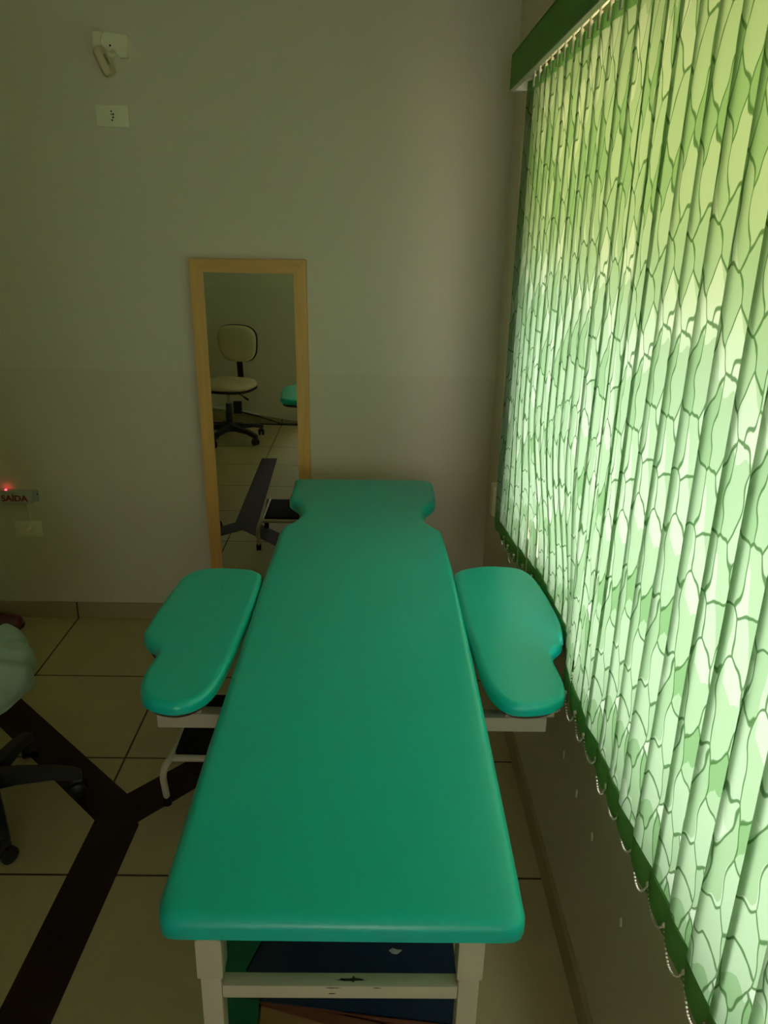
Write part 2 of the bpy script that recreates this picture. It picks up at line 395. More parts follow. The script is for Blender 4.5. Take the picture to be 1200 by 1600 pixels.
# opposite wall: a skirting that tapers down towards the corner, with a pale top edge (seen in the mirror)
bm = bmesh.new()
prof = [(-1.75, .175), (-1.42, .142), (-1.1, .095), (-.9, .062), (-.69, .03), (-.3, .012)]
lo = [[bm.verts.new((x, y, 0)) for x, z in prof] for y in (YF, YF+.014)]; hi = [[bm.verts.new((x, y, z)) for x, z in prof] for y in (YF, YF+.014)]
for i in range(len(prof)-1):
    bm.faces.new((lo[1][i], lo[1][i+1], hi[1][i+1], hi[1][i])); bm.faces.new((hi[0][i], hi[0][i+1], hi[1][i+1], hi[1][i]))
    bm.faces.new((lo[0][i], lo[0][i+1], hi[0][i+1], hi[0][i])); bm.faces.new((lo[0][i], lo[0][i+1], lo[1][i+1], lo[1][i]))
bm.faces.new((lo[0][0], lo[1][0], hi[1][0], hi[0][0])); bm.faces.new((lo[0][-1], lo[1][-1], hi[1][-1], hi[0][-1]))
struct('baseboard_front', bm, M['skirt'])
bm = bmesh.new()
tube(bm, [(x, YF+.012, z+.003) for x, z in prof], [.022, .020, .011, .0045, .004, .004], 8)
tag(anchor(obj('cable_duct', bm, M['whitepaint'], smooth=40)), 'thin white cable duct sloping down the wall behind the beige chair', 'cable duct')

# window
w = bpy.data.objects.new('window_1', None); COL.objects.link(w); w.location = (XW+.09, (WY0+WY1)/2, WZ0); w['kind'] = 'structure'; BASE['window_1'] = Vector(w.location)
bm = bmesh.new(); fx0, fx1, fw = XW+.07, XW+.11, .04
box(bm, (fx0, WY0, WZ0), (fx1, WY1, WZ0+fw)); box(bm, (fx0, WY0, WZ1-fw), (fx1, WY1, WZ1))
box(bm, (fx0, WY0, WZ0+fw), (fx1, WY0+fw, WZ1-fw)); box(bm, (fx0, WY1-fw, WZ0+fw), (fx1, WY1, WZ1-fw))
box(bm, (fx0, WY0+fw, 1.565), (fx1, WY1-fw, 1.59))  # unseen transom bar, added along with the tinted pane above it
obj('window_frame', bm, M['alu'], w)
bm = bmesh.new(); box(bm, (fx0+.017, WY0+fw, WZ0+fw), (fx0+.021, WY1-fw, 1.565)); obj('pane', bm, M['pane'], w)
bm = bmesh.new(); box(bm, (fx0+.017, WY0+fw, 1.59), (fx0+.021, WY1-fw, WZ1-fw)); obj('pane', bm, M['pane_tint_added'], w)  # unseen amber pane, added to yellow the light on the blind's upper part

w2 = bpy.data.objects.new('window_2', None); COL.objects.link(w2); w2.location = ((RX0+RX1)/2, YR-.09, RZ0); w2['kind'] = 'structure'; BASE['window_2'] = Vector(w2.location)
bm = bmesh.new(); y0, y1 = YR-.11, YR-.07
box(bm, (RX0, y0, RZ0), (RX1, y1, RZ0+fw)); box(bm, (RX0, y0, RZ1-fw), (RX1, y1, RZ1)); box(bm, (RX0, y0, RZ0+fw), (RX0+fw, y1, RZ1-fw)); box(bm, (RX1-fw, y0, RZ0+fw), (RX1, y1, RZ1-fw))
obj('window_frame', bm, M['alu'], w2)
bm = bmesh.new(); box(bm, (RX0+fw, y0+.018, RZ0+fw), (RX1-fw, y0+.022, RZ1-fw)); obj('pane', bm, M['pane'], w2)

# ------------------------------------------------------------------ vertical blind
XB, PITCHB, SW = .44, .0755, .089
ZT, ZB = 2.078, .725
blind = thing('vertical_blind', 'green leaf-patterned vertical blind hanging over the sunlit window', 'blind', (XB, 1.4, ZB))
bm = bmesh.new()
box(bm, (.400, -.05, 2.074), (.408, 2.655, 2.170), .002); box(bm, (.400, -.05, 2.164), (XW, 2.655, 2.170), .001)
obj('valance', bm, M['valance'], blind, smooth=30)
bm = bmesh.new(); box(bm, (.4085, 2.628, 2.071), (XW-.001, 2.655, 2.163), .003); box(bm, (.3985, -.05, 2.0705), (.412, 2.627, 2.0735), .0008)
obj('end_bracket', bm, M['white_plastic'], blind, smooth=30)
bm = bmesh.new(); box(bm, (.421, -.05, 2.108), (.459, 2.62, 2.135), .003); obj('headrail', bm, M['white_plastic'], blind, smooth=30)
ys = [2.4695-PITCHB*i for i in range(30)]
def push(y):
    """how far the couch's wing shoves the foot of a slat towards the glass"""
    return .046*math.exp(-((y-1.83)/(.30 if y < 1.83 else .36))**(6 if y < 1.83 else 4)) if y > 1.50 else 0.
clips = []
for i, y in enumerate(ys):
    rnd = random.Random(100+i)
    phi = math.radians(5.2+rnd.uniform(-2., 2.2))
    bow = rnd.uniform(-.002, .003)
    if abs(y-1.488) < .03: phi = math.radians(2.)
    elif abs(y-1.412) < .03: phi = math.radians(-1.)
    elif abs(y-1.337) < .03: phi = math.radians(-1.5)
    elif abs(y-1.563) < .03: phi = math.radians(5)
    if i == 0: phi = math.radians(14)
    dx = push(y); tw = math.radians(-9) if abs(y-1.488) < .03 else math.radians(3.2-math.degrees(phi)+rnd.uniform(-.8, .8) if 1.50 < y < 2.35 else rnd.uniform(-1.2, 1.6))
    bm = bmesh.new(); H = ZT-ZB; NZ, NY = 40, 8; grid = []
    zsp = [0, .030]+[.030+(H-.030-.040)*(k/NZ) for k in range(1, NZ+1)]
    for zz in zsp:
        z = ZT-zz
        s = min(1, max(0, (1.25-z)/.48)); s = s*s*(3-2*s)
        a = phi+tw*s*s
        wave = .0025*math.sin(z*4.1+i*1.7)*s
        row = []
        for k in range(NY+1):
            u = (k/NY-.5)*SW
            c = bow*(1-(2*k/NY-1)**2)
            row.append(bm.verts.new((-math.sin(a)*u+c*math.cos(a)+dx*s+wave, math.cos(a)*u+c*math.sin(a), -zz)))
        grid.append(row)
    for r in range(len(grid)-1):
        for k in range(NY):
            f = bm.faces.new((grid[r][k], grid[r][k+1], grid[r+1][k+1], grid[r+1][k])); f.material_index = 1 if r == 0 else 0
    slat = obj('slat', bm, [M['fabric'], M['hem']], blind, loc=(XB, y, ZT), smooth=60)
    # weighted pocket at the foot
    a = phi+tw; bm = bmesh.new(); h2 = .076
    for k in range(2):
        pass
    rows = []
    for zz, th in ((H-.0405, .0012), (H-.034, .0030), (H-.012, .0034), (H+.001, .0032), (H+.009, .0026), (H+.015, .0012)):
        wd = SW*(1 if zz < H-.005 else .97 if zz < H+.005 else .86 if zz < H+.012 else .62)
        ring = []
        for sgn in (1, -1):
            for k in (range(7) if sgn == 1 else range(6, -1, -1)):
                u = (k/6-.5)*wd; c = bow*(1-(2*k/6-1)**2)+sgn*th*(1-(2*k/6-1)**4)*.9+sgn*.0006
                ring.append(bm.verts.new((-math.sin(a)*u+c*math.cos(a)+dx, math.cos(a)*u+c*math.sin(a), -zz)))
        rows.append(ring)
    for r in range(len(rows)-1):
        n = len(rows[r])
        for k in range(n): bm.faces.new((rows[r][k], rows[r][(k+1) % n], rows[r+1][(k+1) % n], rows[r+1][k]))
    bm.faces.new(rows[0]); bm.faces.new(rows[-1][::-1])
    obj('weight_pocket', bm, M['hem'], slat, loc=(XB, y, ZT), smooth=60).location = (0, 0, 0)
    # hanger
    bm = bmesh.new()
    box(bm, (-.0035, -.009, -.020), (.0035, .009, .012), .0012); box(bm, (-.0022, -.0035, .010), (.0022, .0035, .034), .0008)
    box(bm, (-.009, -.0026, .028), (.009, .0026, .033), .0008)
    hg = obj('hanger', bm, M['white_plastic'], slat, loc=(XB, y, ZT), smooth=30); hg.location = (0, 0, 0)
    clips.append([Vector((XB+dx-math.sin(a)*u+math.copysign(.006, -1), y+math.cos(a)*u, ZB+.012)) for u in (-.030, .036)])
# bead chain linking the feet of the slats, room side
bm = bmesh.new(); prevc = None
def bead_run(bm, a, b, sag, n):
    for k in range(n+1):
        t = k/n; p = a.lerp(b, t); p.z -= sag*4*t*(1-t)
        ball(bm, p, .0021, 1)
for i, (near, far) in enumerate(clips):
    ball(bm, near, .0042, 1, (1, 1, 1.3))
    if i: bead_run(bm, clips[i-1][0]+Vector((0, 0, 0)), near, .038+.007*math.sin(i*2.3), 19)
obj('bead_chain', bm, M['bead'], blind, smooth=60)
# operating cord and its weight
bm = bmesh.new()
p0, p1 = onx(823, 120, .462), onx(799, 500, .462); p2, p3 = onx(787, 655, .462), onx(781, 735, .462); p4 = onx(783, 747, .462)
tube(bm, [p0, p0.lerp(p1, .5)+Vector((0, -.004, 0)), p1, p2, p3, p4], .0024, 6)
q0, q1, q2 = onx(826, 120, .47), onx(797, 400, .47), onx(778, 757, .47)
tube(bm, [q0, q0.lerp(q1, .5), q1, q1.lerp(q2, .5), q2], .0012, 6)
obj('pull_cord', bm, M['cord'], blind, smooth=60)
bm = bmesh.new(); a = onx(775, 757, .465); b = onx(772, 805, .465)
box(bm, (.452, a.y-.026, b.z), (.480, a.y+.030, a.z), .006)
obj('cord_weight', bm, M['cream'], blind, smooth=30)

# ------------------------------------------------------------------ treatment couch
ZPAD = .775
KS = (CAM_Z-ZPAD)/(CAM_Z-.74)
def fit(bm):
    """frame members were measured for a pad at 0.74 m: bring them to the pad's true height"""
    for v in bm.verts:
        z = v.co.z
        v.co = Vector((v.co.x*KS, v.co.y*KS, CAM_Z-(CAM_Z-z)*KS if z > .1 else z))
    return bm
couch = thing('treatment_couch', 'turquoise padded treatment couch with two side wings on a white metal frame', 'treatment couch', (-.03, 1.9, 0))
bed_px = [(465,751),(460,756),(457.5,765),(452.5,779),(456,785.5),(465,791),(471,800),(469,807.5),(460,816),(447.5,822.5),(440,827.5),(436,834),
          (429,855),(410,908),(380,1000),(348,1097),(320,1180),(285,1292),(258,1378),(249,1408),(247,1425),(250,1437),(258,1444.5),(272,1447),
          (340,1448),(420,1449),(500,1450),(580,1451),(660,1452),(740,1452.5),(795,1453),(811,1450),(819,1443),(821.5,1430),(818,1412),(805,1345),(775,1200),(735,1010),(715,920),(697,855),
          (690,834),(685,830),(670,821),(664,815),(662,806),(666,799),(677.5,789),(680.5,781),(677.5,762.5),(674,756),(660,752.5),(620,752),(560,751.5),(510,751)]
bm = bmesh.new(); pad(bm, [onz(x, y, ZPAD-.010)[:2] for x, y in bed_px], ZPAD, .040, .019, 420)
obj('couch_pad', bm, M['vinyl'], couch, smooth=50)
def outline_box(px, z): return [onz(x, y, z)[:2] for x, y in px]
lw_px = [(409,901),(402,896),(390,892.5),(350,890),(315,892),(297.5,897.5),(282,907),(272,920),(252,947),(232,977),(225,989),(224.5,997),(231,1007),(241,1014),(245.5,1020),
         (244,1026),(232.5,1042),(222.5,1060),(219,1075),(221,1089),(233,1100),(255,1106),(277,1107),(302,1101),(325,1088),(340,1070),(352.5,1048),(365,1023),(380,988),(395,950),(406,917)]
rw_px = [(709.5,901),(716,895),(730,891),(760,887.5),(800,889.5),(820,895),(835,906),(850,926),(865,952),(876,975),(880,995),(878,1010),(867.5,1020),(864,1027),(866,1037),
         (877.5,1060),(882.5,1075),(883,1087),(877.5,1096),(860,1105),(830,1109),(800,1107),(779,1096),(762,1076),(748,1045),(735,1005),(722,965),(712.5,922)]
for px, side in ((lw_px, -1), (rw_px, 1)):
    bm = bmesh.new(); ol = outline_box(px, ZPAD-.010); pad(bm, ol, ZPAD, .031, .0155, 240)
    wing = obj('side_wing', bm, M['vinyl'], couch, smooth=50)
    cx = sum(p[0] for p in ol)/len(ol); cy = sum(p[1] for p in ol)/len(ol)
    bm = bmesh.new(); prism(bm, smooth_loop([(cx+(p[0]-cx)*.88, cy+(p[1]-cy)*.93) for p in ol], 120), ZPAD-.047, ZPAD-.0315)
    obj('wing_board', bm, M['plywood'], wing)
    for fx in (-.05, .035):
        x = cx+side*fx; bm = bmesh.new()
        zb = CAM_Z-(CAM_Z-.6405)*KS; yb = 1.503*KS
        box(bm, (x-.011, yb, zb), (x+.011, yb+.025, ZPAD-.0473), .002)
        tube(bm, [(x+.006, yb+.007, zb+.010), (x+.012, yb-.004, zb+.017), (x+.020, yb-.007, zb+.026)], .0018, 6)
        obj('wing_bracket', bm, M['white_metal'], wing, smooth=30)
# frame
WM = M['white_metal']
for x0, x1, sx in ((-.254, -.221, -1), (.151, .184, 1)):
    for y0 in (.90, 2.58):
        bm = bmesh.new(); box(bm, (x0, y0, .0), (x1, y0+.033, .580), .003)
        leg = obj('leg', fit(bm), WM, couch, smooth=30)
        bm = bmesh.new(); box(bm, (x0-.004, y0-.004, .573), (x1+.004, y0+.037, .652), .003); obj('leg_sleeve', fit(bm), WM, leg, smooth=30)
        bm = bmesh.new(); box(bm, (x0-.005, y0-.005, 0), (x1+.005, y0+.038, .022), .003); obj('leg_cap', fit(bm), M['rubber'], leg, smooth=30)
    bm = bmesh.new(); box(bm, (x0, .894, .6525), (x1, 2.70, .6905), .003); obj('side_rail', fit(bm), WM, couch, smooth=30)
for y0 in (.90, 2.585):
    bm = bmesh.new(); box(bm, (-.2205, y0, .528), (.1505, y0+.025, .5545), .0025)
    cb_ = obj('cross_bar', fit(bm), WM, couch, smooth=30)
    if y0 < 1:
        bm = bmesh.new()
        def blot(cx, cy, wx, wy, z, n=18, seed=0, vert=False):
            rr = random.Random(seed); ps = []
            for k in range(n):
                t = 2*PI*k/n; f = rr.uniform(.65, 1.1); ps.append((cx+wx*f*math.cos(t), cy+wy*f*math.sin(t)))
            vs = [bm.verts.new((p[0], p[1], z) if not vert else (p[0], z, p[1])) for p in ps]; bm.faces.new(vs)
        blot(-.018, .912, .024, .0032, .5549, seed=3); blot(-.015, .912, .003, .0060, .5550, seed=5)
        blot(-.046, .5515, .014, .0012, .8996, seed=8, vert=True); blot(-.048, .5395, .008, .0013, .8996, seed=9, vert=True); blot(.022, .552, .007, .001, .8996, seed=2, vert=True)
        obj('worn_paint', fit(bm), M['rust'], cb_, label='bare rusty patches where the white paint has chipped off')
bm = bmesh.new(); box(bm, (-.474, 1.50, .603), (.409, 1.532, .640), .003)
wb = obj('wing_bar', fit(bm), WM, couch, smooth=30)
bm = bmesh.new(); box(bm, (-.30, 1.496, .597), (.252, 1.536, .6025), .001); obj('bar_sleeve', fit(bm), WM, wb)
bm = bmesh.new(); box(bm, (-.36, 1.86, .640), (.30, 1.89, .676), .003); obj('wing_bar', fit(bm), WM, couch, smooth=30)
# tufts of stapled backing that poke out under the pad's near edge
rr = random.Random(4)
for px_, wd in ((281, .007), (484, .006), (517, .003), (574, .006), (636, .003), (677, .006)):
    p = onz(px_, 1466, ZPAD-.039); bm = bmesh.new()
    ps = [(-wd, 0, .003), (wd, 0, .003), (wd*.7, -.001, -.004), (wd*.25, -.003, -.006-rr.random()*.005), (-wd*.5, -.002, -.004)]
    bm.faces.new([bm.verts.new(p+Vector((a, .008+b, c))) for a, b, c in ps]); bmesh.ops.solidify(bm, geom=list(bm.faces), thickness=.0008)
    obj('backing_tuft', bm, M['paper'], couch, label='white frayed backing under the pad edge')

# ------------------------------------------------------------------ wall mirror
mir = thing('wall_mirror', 'tall narrow mirror in a pale wooden frame against the back wall', 'mirror', (-.48, D-.02, .05))
yM = D-.030
def mpt(px, py, y=D-.034): p = ony(px, py, y); return (p.x, p.z)
tl, tr = mpt(294, 404), mpt(478, 406)
zb_ = .045
bl = (tl[0]+(tl[1]-zb_)*.0137, zb_); br = (tr[0]+(tr[1]-zb_)*.0100, zb_)
itl, itr = mpt(316.5, 425), mpt(458.5, 428.5)
ibl = (itl[0]+(itl[1]-.095)*.0137, .095); ibr = (itr[0]+(itr[1]-.095)*.0100, .095)
def bar4(quad, y0, y1, matname, nm):
    bm = bmesh.new()
    f = [bm.verts.new((p[0], y0, p[1])) for p in quad]; k = [bm.verts.new((p[0], y1, p[1])) for p in quad]
    bm.faces.new(f); bm.faces.new(k[::-1])
    for i in range(4): bm.faces.new((f[i], f[(i+1) % 4], k[(i+1) % 4], k[i]))
    bmesh.ops.recalc_face_normals(bm, faces=bm.faces)
    bmesh.ops.bevel(bm, geom=list(bm.edges), offset=.0018, segments=2, affect='EDGES')
    return obj(nm, bm, M[matname], mir, smooth=30)
bar4([tl, tr, itr, itl], D-.036, D-.004, 'wood_h', 'frame_rail'); bar4([bl, br, ibr, ibl], D-.036, D-.004, 'wood_h', 'frame_rail')
bar4([tl, itl, ibl, bl], D-.0358, D-.004, 'wood', 'frame_stile'); bar4([tr, itr, ibr, br], D-.0358, D-.004, 'wood', 'frame_stile')
bm = bmesh.new()
g = [(itl[0]-.005, itl[1]+.005), (itr[0]+.005, itr[1]+.005), (ibr[0]+.005, ibr[1]-.005), (ibl[0]-.005, ibl[1]-.005)]
f = [bm.verts.new((p[0], yM, p[1])) for p in g]; k = [bm.verts.new((p[0], yM+.004, p[1])) for p in g]
bm.faces.new(f); bm.faces.new(k[::-1])
for i in range(4): bm.faces.new((f[i], f[(i+1) % 4], k[(i+1) % 4], k[i]))
obj('mirror_glass', bm, M['mirror'], mir)

# ------------------------------------------------------------------ things on the back wall
def plate(cx, cz, w, h, name, label, cat, t=.009):
    o = thing(name, label, cat, (cx, D, cz-h/2))
    bm = bmesh.new(); box(bm, (cx-w/2, D-t, cz-h/2), (cx+w/2, D, cz+h/2), .0028); obj('cover_plate', bm, M['ivory'], o, smooth=30)
    return o
so = plate(-.954, 2.034, .117, .072, 'wall_socket', 'ivory wall socket plate high on the wall below the motion sensor', 'socket')
bm = bmesh.new(); box(bm, (-.968, D-.0105, 2.012), (-.938, D-.0088, 2.058), .001); sm = obj('socket_module', bm, M['ivory'], so)
bm = bmesh.new()
for dx, dz, r in ((-.003, .014, .0028), (.003, .004, .0034), (.002, -.006, .0034), (-.002, -.015, .0030), (-.004, .004, .002)):
    lathe(bm, [(r, 0), (r, .0012)], (0, 0, 0), 12)
    for v in bm.verts:
        if not v.tag: v.co = Vector((-.953+dx+v.co.x, D-.0106-v.co.z, 2.035+dz+v.co.y)); v.tag = True
obj('pin_hole', bm, M['dark'], so)
lp = plate(-1.468, .427, .117, .074, 'wall_socket', 'ivory wall socket plate low on the wall below the exit sign', 'socket')
# motion sensor
ms = thing('motion_sensor', 'ivory motion sensor tilted down on a wall bracket near the top of the wall', 'sensor', (-.94, D, 2.2))
def q3(px, py, y): return ony(px, py, y)
bm = bmesh.new()
front = [q3(*p, D-.022) for p in ((146, 50), (161, 50), (180, 52), (199, 55.5), (199.5, 90), (187, 90), (182, 82), (176, 76), (170, 82), (165, 79), (158, 71), (146, 74))]
a = [bm.verts.new(p) for p in front]; b = [bm.verts.new((p.x, D, p.z)) for p in front]
bm.faces.new(a); bm.faces.new(b[::-1])
for i in range(len(a)): bm.faces.new((a[i], a[(i+1) % len(a)], b[(i+1) % len(a)], b[i]))
obj('mount_bracket', bm, M['ivory'], ms)
bm = bmesh.new()
pr = [q3(*p, D-.0225) for p in ((146, 50), (161.5, 50), (157.5, 62), (158.5, 70), (153, 76), (147, 78))]
a = [bm.verts.new((p.x, D-.034, p.z)) for p in pr]; b = [bm.verts.new(p) for p in pr]
bm.faces.new(a); bm.faces.new(b[::-1])
for i in range(len(a)): bm.faces.new((a[i], a[(i+1) % len(a)], b[(i+1) % len(a)], b[i]))
obj('bracket_cheek', bm, M['ivory'], ms)
bm = bmesh.new(); c = q3(172, 71, D-.0225); bmesh.ops.create_circle(bm, cap_ends=True, radius=.0035, segments=14)
for v in bm.verts: v.co = Vector((c.x+v.co.x, D-.0227, c.z+v.co.y))
obj('screw_hole', bm, M['dark'], ms)
bm = bmesh.new(); c = q3(174, 89, D-.03); tube(bm, [(c.x-.02, D-.048, c.z+.006), (c.x, D-.03, c.z+.004), (c.x+.006, D-.006, c.z+.012)], [.007, .009, .006], 10); obj('swivel_joint', bm, M['ivory'], ms, smooth=50)
bm = bmesh.new(); A, B = q3(153, 76, D-.055), q3(173, 118, D-.055)
ax = (B-A).normalized(); side = Vector((ax.z, 0, -ax.x)); nrm = Vector((0, -1, 0))
def hp(s, u, w): return A+ax*s+side*u+nrm*w
ln = (B-A).length
prof = [(-.021, -.018), (-.021, .010), (-.011, .026), (.012, .026), (.021, .012), (.021, -.018)]
rings = []
for s, k in ((-.004, .72), (.006, .95), (.02, 1), (ln-.02, 1), (ln-.006, .93), (ln, .75)):
    rings.append([bm.verts.new(hp(s, u*k, w*k)) for u, w in prof])
for i in range(len(rings)-1):
    for k in range(6): bm.faces.new((rings[i][k], rings[i][(k+1) % 6], rings[i+1][(k+1) % 6], rings[i+1][k]))
bm.faces.new(rings[0]); bm.faces.new(rings[-1][::-1])
bmesh.ops.recalc_face_normals(bm, faces=bm.faces); bmesh.ops.bevel(bm, geom=list(bm.edges), offset=.002, segments=2, affect='EDGES')
head = obj('sensor_head', bm, M['sensor'], ms, smooth=35)
bm = bmesh.new()
vs = [bm.verts.new(hp(s, u, w)) for s, u, w in ((.026, -.0195, .0155), (.030, -.0125, .0262), (ln-.028, -.0125, .0262), (ln-.022, -.0195, .0155))]
bm.faces.new(vs); bmesh.ops.solidify(bm, geom=list(bm.faces), thickness=.0012)
obj('lens_window', bm, M['lens'], head, smooth=30)

# exit sign
es = thing('exit_sign', 'grey SAÍDA exit sign in red letters with a red indicator light', 'sign', (-1.55, D, .555))
r0 = ony(51, 765, D); x1s = r0.x; zt_, zb2 = .604, .548
bm = bmesh.new(); box(bm, (x1s-.33, D-.030, zb2), (x1s, D, zt_), .003); obj('housing', bm, M['signface'], es, smooth=30)
bm = bmesh.new(); box(bm, (x1s-.325, D-.0325, zb2+.005), (x1s-.012, D-.0302, zt_-.006), .0008); obj('face_panel', bm, M['signface'], es, smooth=30)
bm = bmesh.new(); box(bm, (x1s+.0003, D-.004, zb2+.002), (x1s+.022, D, zt_-.002), .001); fl = obj('mounting_tab', bm, M['signface'], es)
bm = bmesh.new(); bmesh.ops.create_circle(bm, cap_ends=True, radius=.0035, segments=14)
c = ony(58.6, 772, D-.0045)
for v in bm.verts: v.co = Vector((c.x+v.co.x, D-.0043, c.z+v.co.y))
obj('screw_hole', bm, M['dark'], fl)
cu = bpy.data.curves.new('tmp', 'FONT'); cu.body = 'SAÍDA'; cu.size = .060; cu.extrude = .0006; cu.offset = .0012; cu.space_character = .96
to = bpy.data.objects.new('tmp', cu); COL.objects.link(to); bpy.context.view_layer.update()
me = bpy.data.meshes.new_from_object(to.evaluated_get(bpy.context.evaluated_depsgraph_get()))
bpy.data.objects.remove(to); bm = bmesh.new(); bm.from_mesh(me); bpy.data.meshes.remove(me)
xs = [v.co.x for v in bm.verts]; yz = [v.co.y for v in bm.verts]
a_, b_ = ony(1.5, 775, D-.033), ony(43, 776, D-.033); base_z = zb2+.011
sx_ = (b_.x-a_.x)/(max(xs)-min(xs)); sz_ = .0345/(max(yz)-min(yz))
for v in bm.verts: v.co = Vector((a_.x+(v.co.x-min(xs))*sx_, D-.0328-v.co.z, base_z+(v.co.y-min(yz))*sz_))
obj('lettering', bm, M['redtext'], es)
bm = bmesh.new(); c = ony(8.2, 762, D-.02); ball(bm, (c.x, D-.018, zt_+.0015), .0042, 2); obj('indicator_light', bm, M['led'], es, smooth=60)
bm = bmesh.new(); c0 = ony(41.5, 785, D-.012); c1 = ony(45, 797, D-.006); c2 = ony(48.5, 812, D-.006); c3 = ony(45.5, 823, D-.03)
tube(bm, [c0+Vector((0, 0, .02)), c0, c1, c2, ony(48.5, 818, D-.02), c3], .0022, 7); obj('supply_cord', bm, M['ivory'], es, smooth=60)
bm = bmesh.new(); c = ony(45, 827, D-.03)
lathe(bm, [(.0095, 0), (.0105, .006), (.0088, .020), (.006, .026)], (0, 0, 0), 14)
for v in bm.verts: v.co = Vector((c.x-.002+v.co.x, D-.0105-v.co.z, c.z+v.co.y*1.35))
obj('plug', bm, M['ivory'], es, smooth=40)

# filled screw holes in the window wall
for k, p in enumerate(((881, 1179), (901, 1240), (925, 1307), (970, 1441))):
    c = onx(*p, XW); bm = bmesh.new(); rr = random.Random(k)
    ball(bm, (XW, c.y, c.z), .0105, 2, (.35, .62+.1*rr.random(), 1.15))
    o = anchor(obj('filler_dab', bm, M['white_plastic'], smooth=60))
    tag(o, ['white filler dab on the window wall, farthest of the row under the blind', 'white filler dab on the window wall, second from the farthest',
            'white filler dab on the window wall, third from the farthest', 'white filler dab on the window wall, nearest of the row under the blind'][k], 'filler', 'filled screw holes in the window wall')

# ------------------------------------------------------------------ floor marking
fm = thing('floor_marking', 'dark brown Y-shaped strip marking stuck on the floor tiles', 'floor marking', (-.75, 1.9, 0))
def strip(pts, h):
    bm = bmesh.new(); prism(bm, [p[:2] for p in pts], .0002, h); return obj('strip', bm, M['tape'], fm)
cxj, cyj = -.755, 1.93
s_l, s_r = onz(148, 1282, 0), onz(217, 1289, 0)
strip([s_l+Vector((.0, .0, 0)), s_r, Vector((-.717, .50, 0)), Vector((-.834, .50, 0))], .0012)
jt = onz(199, 1241, 0); la = onz(40, 1098, 0); lb = onz(0, 1131, 0); dl = (la-jt).normalized()
strip([jt, jt+dl*1.0, s_l+dl*1.0, s_l, s_r], .0016)
ra = onz(252, 1212, 0); rb = onz(210, 1288, 0); dr_ = (ra-jt).normalized(); rc = onz(300, 1235, 0); dr2 = (rc-rb).normalized()
strip([jt, rb+Vector((-.03, .01, 0)), rb, rb+dr2*.62, jt+dr_*.62], .0020)

# ------------------------------------------------------------------ mats and boards under the couch
def slab(name, pts, h, mat, label, cat, z0=.0003):
    bm = bmesh.new(); prism(bm, [p[:2] for p in pts], z0, h); return tag(anchor(obj(name, bm, mat)), label, cat)
Zm = .02
g1, g2 = onz(411, 1468, Zm), onz(387, 1516, Zm)
dgn = (g1-g2).normalized()
nA, nB = onz(384, 1560, Zm), onz(716, 1600, Zm)
sl = (nB.y-nA.y)/(nB.x-nA.x)
xr = .222
slab('gym_mat', [(g2.x-dgn.x*.002, nA.y+(g2.x-nA.x)*sl+.0, 0), (xr, nA.y+(xr-nA.x)*sl, 0), (xr, 1.80, 0), (g1.x+.10, 1.80, 0), (g1.x, g1.y, 0), (g2.x, g2.y, 0)], Zm, M['navy'], 'navy blue gym mat on the floor under the couch', 'mat')
slab('gym_mat', [(-.335, 1.12, 0), (-.226, 1.12, 0), (-.231, 1.25, 0), (-.236, 1.31, 0), (g2.x-.004, g2.y, 0), (g1.x-.004, g1.y, 0), (g1.x+.09, 1.78, 0), (-.335, 1.78, 0)], Zm, M['greenmat'], 'green gym mat on the floor by the near left couch leg', 'mat')
u1, u2 = onz(398, 1563.5, .016), onz(712, 1600, .016); m1, m2 = onz(440, 1561, .016), onz(620, 1600, .016); l1, l2 = onz(405, 1568, .016), onz(514, 1600, .016)
def ext(a, b, t): return a+(b-a)*t
bm = bmesh.new()
slab('wooden_plank', [ext(u1, u2, .0)+Vector((.0, -.004, 0)), ext(u1, u2, 1.0)+Vector((0, -.004, 0)), ext(m1, m2, 1.55), ext(m1, m2, .0)], .016, M['plank'], 'red-brown wooden plank along the near edge of the navy mat', 'plank', .0101)
slab('wooden_plank', [ext(m1, m2, -.0)+Vector((-.006, -.004, 0)), ext(m1, m2, 1.5)+Vector((0, -.006, 0)), ext(l1, l2, 1.9), ext(l1, l2, .05)], .014, M['plank'], 'red-brown wooden plank lying on the tan board', 'plank', .0101)
slab('tan_board', [(-.2255, 1.10, 0), (.20, 1.10, 0), (.20, 1.19, 0), (-.05, 1.24, 0), (-.22, 1.297, 0), (-.2290, 1.297, 0)], .010, M['board'], 'tan wooden board lying under the near end of the couch', 'board')
c = onz(617, 1488, Zm); bm = bmesh.new()
vs = [bm.verts.new((c.x+dx, c.y+dy, Zm+.0006+dz)) for dx, dy, dz in ((-.015, .003, .002), (-.007, -.007, .004), (.005, -.006, 0), (.018, .001, .006), (.005, .007, .001), (-.006, .009, .003))]
bm.faces.new(vs); bmesh.ops.triangulate(bm, faces=bm.faces); bmesh.ops.solidify(bm, geom=list(bm.faces), thickness=.0006)
tag(anchor(obj('paper_scrap', bm, M['paper'])), 'small white paper scrap on the navy mat', 'paper scrap')

